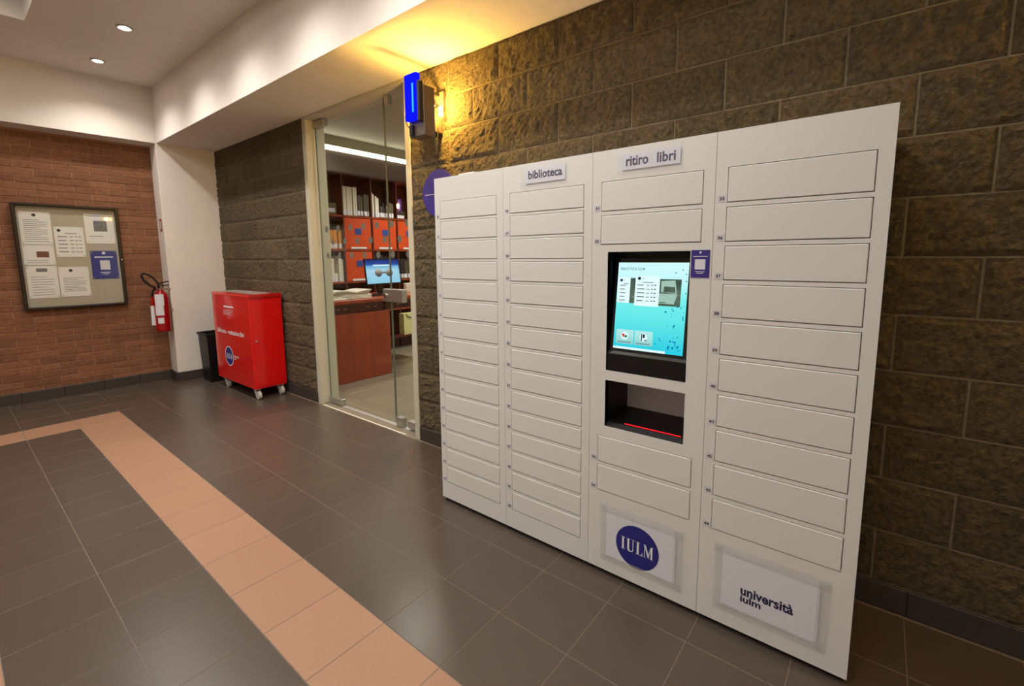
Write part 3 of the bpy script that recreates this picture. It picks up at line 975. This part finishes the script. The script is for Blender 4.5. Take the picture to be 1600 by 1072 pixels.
# reception desk
dk = thing('reception_desk', 'cherry wood reception desk with a dark recessed rail behind the glass door', 'desk', (.4, 1.2, 0))
G().box((.72, .34, .0), (.76, 1.29, .86), .004).build('front_panel', MT['wood'], dk)
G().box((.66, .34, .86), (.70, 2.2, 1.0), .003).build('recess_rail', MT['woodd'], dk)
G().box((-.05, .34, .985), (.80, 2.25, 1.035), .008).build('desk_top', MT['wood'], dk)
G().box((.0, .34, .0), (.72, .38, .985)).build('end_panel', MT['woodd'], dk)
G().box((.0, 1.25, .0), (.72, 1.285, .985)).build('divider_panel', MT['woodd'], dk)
for y in (.48, .56, .66, .98, 1.10, 1.24, 1.46): G().box((.70, y, .915), (.703, y + .035, .922)).build('rail_clip', MT['steel'], dk)
# monitor
mo = thing('monitor', 'flat monitor on the desk showing a steel dumbbell on pale blue', 'monitor', (.45, 1.4, 1.036))
mp = PL((.52, 1.135, 1.20), (-.06, 1, 0), (-.05, -.0, .33))
MW, MH = .565, .325
g = G(); mp.rect(g, -.012, -.016, MW + .012, MH + .012, 0, .02); mb = g.build('monitor_bezel', MT['bezel'], mo)
MT['mon'] = screen_mat('monitor_picture', [(0, (150, 206, 240)), (.55, (168, 216, 244)), (.7, (120, 180, 230)), (.78, (40, 80, 170)), (1, (30, 40, 110))], 2, 1.20, 1.525, .75)
g = G(); mp.rect(g, 0, 0, MW, MH, .001); mpn = g.build('monitor_display', MT['mon'], mo)
g = G(); mp.rect(g, .12, .235, .40, .255, .0015); g.build('search_bar', MT['scr_white'], mpn)
MT['ball'] = screen_mat('dumbbell_picture', [(0, (70, 66, 62)), (.5, (128, 120, 112)), (1, (206, 200, 192))], 2, 1.30, 1.38, .65)
g = G(); mp.disc(g, .20, .145, .062, .0016, n=24, ry=.055); mp.disc(g, .385, .145, .062, .0016, n=24, ry=.055); mp.rect(g, .25, .132, .34, .158, .0015)
g.build('dumbbell_picture', MT['ball'], mpn)
G().box((.40, 1.36, 1.06), (.44, 1.44, 1.36), .006).build('stand_neck', MT['black'], mo)
g = G(); g.prism([(.56, 1.14, 1.036), (.56, 1.66, 1.036), (.34, 1.56, 1.036), (.34, 1.24, 1.036)], (0, 0, .022)); g.build('stand_foot', MT['black'], mo)
# heap of newspapers
np_ = thing('newspaper_stack', 'slumped stack of cream newspapers on the reception desk', 'newspapers', (.55, .8, 1.036))
for k in range(7):
    a, b = rb.uniform(-.012, .012), rb.uniform(-.012, .012)
    vs, fs = [], []
    n = 8
    for i in range(n + 1):
        y = .50 + .555 * i / n
        zz = 1.037 + k * .0165 - (.014 * k / 7) * (1 + math.sin(i * 1.1 + k * .4)) + (.004 * math.sin(i * 2.3 + k))
        zz = max(zz, 1.037 + k * .006)
        for x, dz_ in ((.36 + a, 0), (.69 + b, 0), (.69 + b, .0115), (.36 + a, .0115)): vs.append((x, y + b, zz + dz_))
    for i in range(n):
        for j in range(4): fs.append((i * 4 + j, i * 4 + (j + 1) % 4, i * 4 + 4 + (j + 1) % 4, i * 4 + 4 + j))
    fs += [(0, 1, 2, 3), tuple(n * 4 + j for j in range(4))]
    G().add(vs, fs).build('newspaper', MT['cream'], np_)
s = thing('desk_calendar', 'small white stand at the right end of the reception desk', 'desk stand', (.35, 1.95, 1.036))
G().box((.32, 1.88, 1.036), (.38, 2.02, 1.17), .004).build('stand_card', MT['cream'], s)
G().box((.62, .52, 1.036), (.72, .70, 1.046), .002).build('notepad', MT['paperw'], label='flat white notepad at the near edge of the reception desk', cat='notepad')

# ------------------------------------------------------------------ red book-return cart
CXL, CXR, CYF, CYB, CZB, CZT = -.458, .570, -.382, -.03, .118, 1.160
ct = thing('return_cart', 'bright red metal book return cart on grey casters by the block wall', 'cart', (.05, -.2, 0))
G().box((CXL, CYF, CZB), (CXR, CYB, CZT - .012), .006).build('cart_body', MT['red'], ct)
lid = G().prism([(CXL - .004, CYF - .004, CZT - .03), (CXL - .004, CYF + .01, CZT), (CXL - .004, CYB - .005, CZT + .004), (CXL - .004, CYB, CZT - .03)], (CXR - CXL + .022, 0, 0)).build('lid', MT['redlid'], ct)
G().box((CXL + .08, CYF + .09, CZT + .0), (CXR - .08, CYB - .09, CZT + .008), .002).build('slot_plate', MT['alu'], lid)
dr = G().box((CXR, CYF + .028, CZB + .02), (CXR + .006, CYB - .012, CZT - .05), .002).build('side_door', MT['red'], ct)
G().tube([(CXR + .005, CYF + .045, .655), (CXR + .014, CYF + .045, .655)], .011, 12).build('door_lock', MT['chrome'], dr)
for x, y in ((-.33, -.335), (.50, -.335), (-.33, -.085), (.50, -.085)):
    c = thing('caster', '', '', (x, y, 0)); del_ = [c.pop(k) for k in ('label', 'category') if k in c]
    c.parent = ct; c.location = (Vector((x, y, 0)) - Vector(ORG[ct])) * K; ORG[c] = (x, y, 0)
    G().tube([(x + .035, y - .016, .046), (x + .035, y + .016, .046)], .046, 18).build('wheel', MT['wheel'], c)
    G().tube([(x + .035, y - .020, .046), (x + .035, y + .020, .046)], .016, 12).build('hub', MT['steel'], c)
    g = G()
    for sgn in (-1, 1): g.prism([(x + .035 - .014, y + sgn * .024, .03), (x + .035 + .014, y + sgn * .024, .03), (x + .03, y + sgn * .024, .112), (x - .035, y + sgn * .024, .112)], (0, -sgn * .005, 0))
    g.box((x - .045, y - .03, .108), (x + .045, y + .03, .119), .002)
    g.build('fork', MT['wheel'], c)
cp = PL((0, CYF, 0), (1, 0, 0), (0, 0, 1))
g = G(); cp.text(g, 'biblioteca - restituzione libri', -.365, .682, .755, .055, .001, .018); g.build('lettering', MT['white_print'], ct)
g = G(); cp.rect(g, -.12, .993, .155, 1.012, .001); g.build('heading_line', MT['white_print'], ct)
g = G(); cp.text(g, 'università', .072, .422, .125, .024, .001, .02); g.build('crest_caption', MT['white_print'], ct)
g = G(); cp.text(g, 'iulm', .072, .398, .055, .018, .001, .02); g.build('crest_caption', MT['white_print'], ct)
g = G()
for r_ in range(3): cp.rect(g, -.14, .955 - .022 * r_, .13 - .03 * r_, .961 - .022 * r_, .0009)
cp.rect(g, -.02, .87, .03, .876, .0009)
g.build('small_print', MT['sticker'], ct)
g = G(); cp.disc(g, -.07, .418, .118, .0008, n=36); g.build('crest_rim', MT['white_print'], ct)
g = G(); cp.disc(g, -.07, .418, .106, .0012, n=36); g.build('crest_disc', MT['navy'], ct)
g = G(); iulm(cp, g, -.148, .387, .155, .062, .0016); g.build('crest_lettering', MT['white_print'], ct)

# waste bin
bn = thing('waste_bin', 'black tapered square waste bin between pillar and red cart', 'bin', (-.80, -.265, 0))
cx, cy = -.80, -.265
g = G()
def ring(h, z): return [(cx - h, cy - h, z), (cx + h, cy - h, z), (cx + h, cy + h, z), (cx - h, cy + h, z)]
prof = [(.125, .004), (.132, .0), (.150, .60), (.158, .602), (.158, .615), (.145, .615), (.126, .02)]
vs = [p for h, z in prof for p in ring(h, z)]
fs = [(i * 4 + j, i * 4 + (j + 1) % 4, i * 4 + 4 + (j + 1) % 4, i * 4 + 4 + j) for i in range(len(prof) - 1) for j in range(4)]
fs += [(0, 1, 2, 3), tuple(len(vs) - 4 + j for j in range(4))]
g.add(vs, fs).build('bin_body', MT['black'], bn)
g = G(); vs2 = [p for h, z in ((.159, .595), (.163, .600), (.163, .622), (.159, .624), (.15, .624), (.15, .595)) for p in ring(h, z)]
g.add(vs2, [(i * 4 + j, i * 4 + (j + 1) % 4, ((i + 1) % 6) * 4 + (j + 1) % 4, ((i + 1) % 6) * 4 + j) for i in range(6) for j in range(4)])
g.build('rim', MT['rubber'], bn)

# ------------------------------------------------------------------ fire extinguisher on the pillar side
EX, EY = -1.115, -.722
ex = thing('fire_extinguisher', 'red fire extinguisher with white tags hanging on the pillar edge', 'extinguisher', (EX, EY, .655))
pf = [(.02, .655), (.072, .655), (.080, .668), (.0815, .70), (.0815, 1.07), (.076, 1.105), (.058, 1.135), (.030, 1.155), (.024, 1.165), (.024, 1.18)]
G().lathe(EX, EY, pf, 28).build('cylinder', MT['extred'], ex, smooth=True)
G().tube([(EX, EY, 1.165), (EX, EY, 1.225)], .022, 14).build('valve', MT['steel'], ex)
g = G(); g.prism([(EX - .01, EY - .02, 1.215), (EX - .01, EY + .09, 1.225), (EX - .01, EY + .09, 1.235), (EX - .01, EY - .02, 1.235)], (.022, 0, 0)); g.prism([(EX - .01, EY - .01, 1.245), (EX - .01, EY + .10, 1.275), (EX - .01, EY + .10, 1.285), (EX - .01, EY - .01, 1.26)], (.022, 0, 0))
g.build('squeeze_handle', MT['rubber'], ex)
G().tube([(EX, EY - .02, 1.20), (EX, EY - .045, 1.20)], .02, 12).build('gauge', MT['chrome'], ex)
pts = [(EX + .02, EY - .01, 1.205), (EX + .03, EY - .03, 1.215)]
for k in range(20):
    a = math.radians(-40 + 17.5 * k)
    u_, v_ = .078 * math.cos(a), .098 * math.sin(a)
    pts.append((EX + .03 - .03 * k / 19, EY - .098 + u_ * .82 + v_ * -.42, 1.295 + v_ * .86 + u_ * -.25))
pts += [(EX - .03, EY - .07, 1.16), (EX - .03, EY - .086, 1.05), (EX - .03, EY - .09, .98)]
G().tube(pts, .0125, 8).build('hose', MT['rubber'], ex, smooth=True)
G().tube([(EX - .01, EY - .092, 1.09), (EX - .01, EY - .092, .99), (EX - .01, EY - .095, .74)], [.016, .018, .022], 10).build('nozzle', MT['extred'], ex)
def tagp(name, a0, a1, z0, z1, r=.083, mt='paper'):
    G().lathe(EX, EY, [(r, z0), (r, z1)], 8, math.radians(a0), math.radians(a1)).build(name, MT[mt], ex)
tagp('paper_tag', -62, 4, .985, 1.125, .0855); tagp('paper_tag', -66, -2, .865, .985); tagp('paper_tag', -52, -8, .765, .835)
G().lathe(EX - .01, EY - .0935, [(.0235, .745), (.0195, .985)], 8, math.radians(-110), math.radians(60)).build('paper_tag', MT['paper'], ex)
g = G(); g.box((EX - .02, EY + .08, .9), (EX + .02, BY + .002, .94)); g.box((EX - .02, EY + .02, 1.17), (EX + .02, BY + .002, 1.19))
g.build('wall_bracket', MT['steel'], ex)
s = thing('fire_sign', 'tiny red bordered notice on the narrow pillar side above the extinguisher', 'sign', (-1.215, BY - .003, 1.90), )
G().box((-1.245, BY - .010, 1.895), (-1.165, BY - .002, 2.045), .001).build('sign_plate', MT['extred'], s)
G().box((-1.225, BY - .0115, 1.92), (-1.185, BY - .0095, 2.02)).build('sign_field', MT['sticker'], s)

# ------------------------------------------------------------------ notice board on the brick wall (frame B)
Y0_, Y1_, Z0_, Z1_ = -1.262, -.385, 1.008, 2.160
nb = thing('notice_board', 'glazed notice board with dark bronze frame on the brick wall', 'notice board', (.03, (Y0_ + Y1_) / 2, Z0_), 'B')
G().box((.001, Y0_ + .01, Z0_ + .01), (.018, Y1_ - .01, Z1_ - .01)).build('backing', MT['board'], nb)
for lo, hi in (((.001, Y0_, Z0_), (.065, Y0_ + .032, Z1_)), ((.001, Y1_ - .032, Z0_), (.065, Y1_, Z1_)), ((.001, Y0_ + .032, Z0_), (.065, Y1_ - .032, Z0_ + .03)), ((.001, Y0_ + .032, Z1_ - .03), (.065, Y1_ - .032, Z1_))):
    G().box(lo, hi, .008).build('frame_rail', MT['boardframe'], nb)
G().box((.050, Y0_ + .03, Z0_ + .028), (.053, Y1_ - .03, Z1_ - .028)).build('glass_pane', MT['bglass'], nb)
G().tube([(.064, Y1_ - .016, 1.55), (.07, Y1_ - .016, 1.55)], .008, 10).build('frame_lock', MT['chrome'], nb)
pp = PL((.0185, 0, 0), (0, 1, 0), (0, 0, 1))
def notice(label, a0, b0, a1, b1, lines, crest=None, pic=None, mt='paperw', name='notice_sheet'):
    s = thing(name, label, 'notice', (.02, (a0 + a1) / 2, b0), 'B', group='papers pinned in the notice board')
    g = G(); pp.rect(g, a0, b0, a1, b1, .0025, .0015); g.build('sheet', MT[mt], s)
    w, h = a1 - a0, b1 - b0
    if lines:
        g = G()
        for x0, x1, y, th in lines: pp.rect(g, a0 + x0 * w, b0 + y * h, a0 + x1 * w, b0 + y * h + th, .0030)
        g.build('text_lines', MT['greyink'] if mt != 'poster' else MT['white_print'], s)
    if crest:
        g = G(); pp.disc(g, a0 + crest[0] * w, b0 + crest[1] * h, .016, .0032, n=18); g.build('crest', MT['inkblack'] if mt != 'poster' else MT['white_print'], s)
    if pic:
        x0, y0, x1, y1, pm = pic
        g = G(); pp.rect(g, a0 + x0 * w, b0 + y0 * h, a0 + x1 * w, b0 + y1 * h, .0031); g.build('picture', MT[pm], s)
    g = G()
    for px, py in ((.05, .05), (.95, .05), (.05, .95), (.95, .95)): pp.disc(g, a0 + px * w, b0 + py * h, .006, .0055, .003, n=10)
    g.build('pins', MT['steel'], s)
def para(n, y0, y1, x0=.12, x1=.88):
    return [(x0, x1 - (.25 if k % 4 == 3 else 0.02 * (k % 3)), y0 + (y1 - y0) * k / max(1, n - 1), .005) for k in range(n)]
notice('white notice with crest and dense text, top left of the board', -1.212, 1.722, -.968, 2.072, para(12, .08, .74), (.48, .90))
notice('white notice with a small brown picture, middle left of the board', -1.214, 1.497, -.970, 1.715, para(2, .12, .22, .1, .8), None, (.42, .38, .82, .68, 'brown'))
notice('white notice with a small grey picture above text, bottom left of the board', -1.209, 1.132, -.968, 1.486, para(8, .10, .66), None, (.32, .82, .68, .93, 'grey'))
tb_ = []
for k in range(5): tb_ += [(.1, .42 - .04 * (k % 2), .66 - .125 * k, .009), (.5, .62, .66 - .125 * k, .008), (.68, .76, .66 - .125 * k, .008), (.8, .9, .66 - .125 * k, .008)]
notice('white opening hours notice with crest, upper middle of the board', -.953, 1.585, -.708, 1.92, tb_ + [(.35, .75, .77, .008)], (.16, .88))
notice('white notice with centred crest and pale text, lower middle of the board', -.957, 1.136, -.706, 1.472, para(9, .18, .62), (.40, .88))
notice('white notice with a grey picture and signature, top right of the board', -.693, 1.738, -.434, 2.075, [(.12, .6, .24, .007), (.1, .9, .93, .006)], None, (.30, .42, .76, .78, 'grey'))
s_ = notice('blue poster with a blank white square, right side of the board', -.674, 1.325, -.436, 1.655, [(.15, .85, .76, .012), (.32, .68, .22, .008), (.38, .62, .17, .006)], (.5, .92), (.33, .33, .70, .66, 'paper'), 'poster', 'poster')

# ------------------------------------------------------------------ wall lamp with blue front and amber back light
wlp = thing('wall_lamp', 'box wall lamp with glowing blue front and amber back light', 'lamp', (3.29, -.02, 2.33))
LX0, LX1 = 3.262, 3.395
G().box((LX0 - .006, -.335, 2.345), (LX1 + .012, -.235, 2.665), .004).build('lamp_housing', MT['lampgrey'], wlp)
bl = G().box((LX0, -.375, 2.445), (LX1 - .012, -.336, 2.735), .006).build('blue_diffuser', MT['blue_led'], wlp)
G().box((LX0 + .08, -.378, 2.49), (LX0 + .094, -.375, 2.67), .001).build('led_core', MT['blue_hot'], bl)
G().box((LX1 - .012, -.372, 2.43), (LX1 + .012, -.335, 2.68), .003).build('side_fin', MT['black'], wlp)
G().box((LX0 + .02, -.36, 2.35), (LX0 + .05, -.335, 2.42), .003).build('switch_box', MT['black'], wlp)
g = G(); g.box((3.19, -.03, 2.60), (3.27, .01, 2.73), .004); g.build('wall_plate', MT['lampgrey'], wlp)
g = G(); g.box((3.22, -.24, 2.70), (3.235, -.02, 2.715)); g.box((3.22, -.24, 2.62), (3.235, -.02, 2.635)); g.build('bracket_arm', MT['black'], wlp)
bx_ = G().box((3.16, -.09, 2.44), (3.24, .008, 2.545), .004).build('junction_box', MT['lampgrey'], wlp)
G().tube([(3.275, -.06, 2.55), (3.275, -.06, 2.61)], .014, 12).build('amber_bulb', MT['bulb'], wlp, smooth=True)
pts = [(LX0 + .02, -.30, 2.42)] + [(LX0 - .02 + .075 * math.cos(a), -.29, 2.505 + .085 * math.sin(a)) for a in [math.radians(250 - 14 * k) for k in range(12)]]
G().tube(pts, .004, 6).build('loop_cable', MT['rubber'], wlp, smooth=True)
ld = bpy.data.lights.new('amber_glow', 'POINT'); ld.energy = 18; ld.color = (1.0, .58, .10); ld.shadow_soft_size = .02
lo = bpy.data.objects.new('amber_glow', ld); COL.objects.link(lo); lo.parent = wlp; lo.location = (Vector((3.29, -.14, 2.60)) - Vector(ORG[wlp])) * K
# hanging round sign
hs = thing('hanging_sign', 'round purple-blue sign hanging on a cord behind the locker corner', 'sign', (3.24, -.06, 1.84))
hp = PL((3.245, -.07, 2.01), (1, 0, 0), (0, 0, 1))
g = G(); hp.disc(g, 0, 0, .170, .006, .012, n=48); g.build('sign_disc', MT['signblue'], hs)
g = G(); hp.rect(g, -.145, -.006, .05, -.002, .0065); g.build('printed_line', MT['sticker'], hs)
g = G(); g.tube([(3.215, -.07, 2.45), (3.225, -.07, 2.30), (3.232, -.07, 2.17)], .004, 6); g.tube([(3.252, -.07, 2.47), (3.242, -.07, 2.30), (3.236, -.07, 2.17)], .004, 6); g.box((3.222, -.076, 2.28), (3.245, -.064, 2.40), .002)
g.build('cord', MT['rubber'], hs)

# a second lamp of the same kind further along the block wall, past the right edge of the picture
def copy_tree(o, parent=None):
    c = o.copy(); COL.objects.link(c); c.parent = parent
    for ch in list(o.children): copy_tree(ch, c)
    return c
l2 = copy_tree(wlp)
l2.location.x += 3.95 * K
l2['label'] = 'second blue and amber box wall lamp beyond the right edge of the lockers'
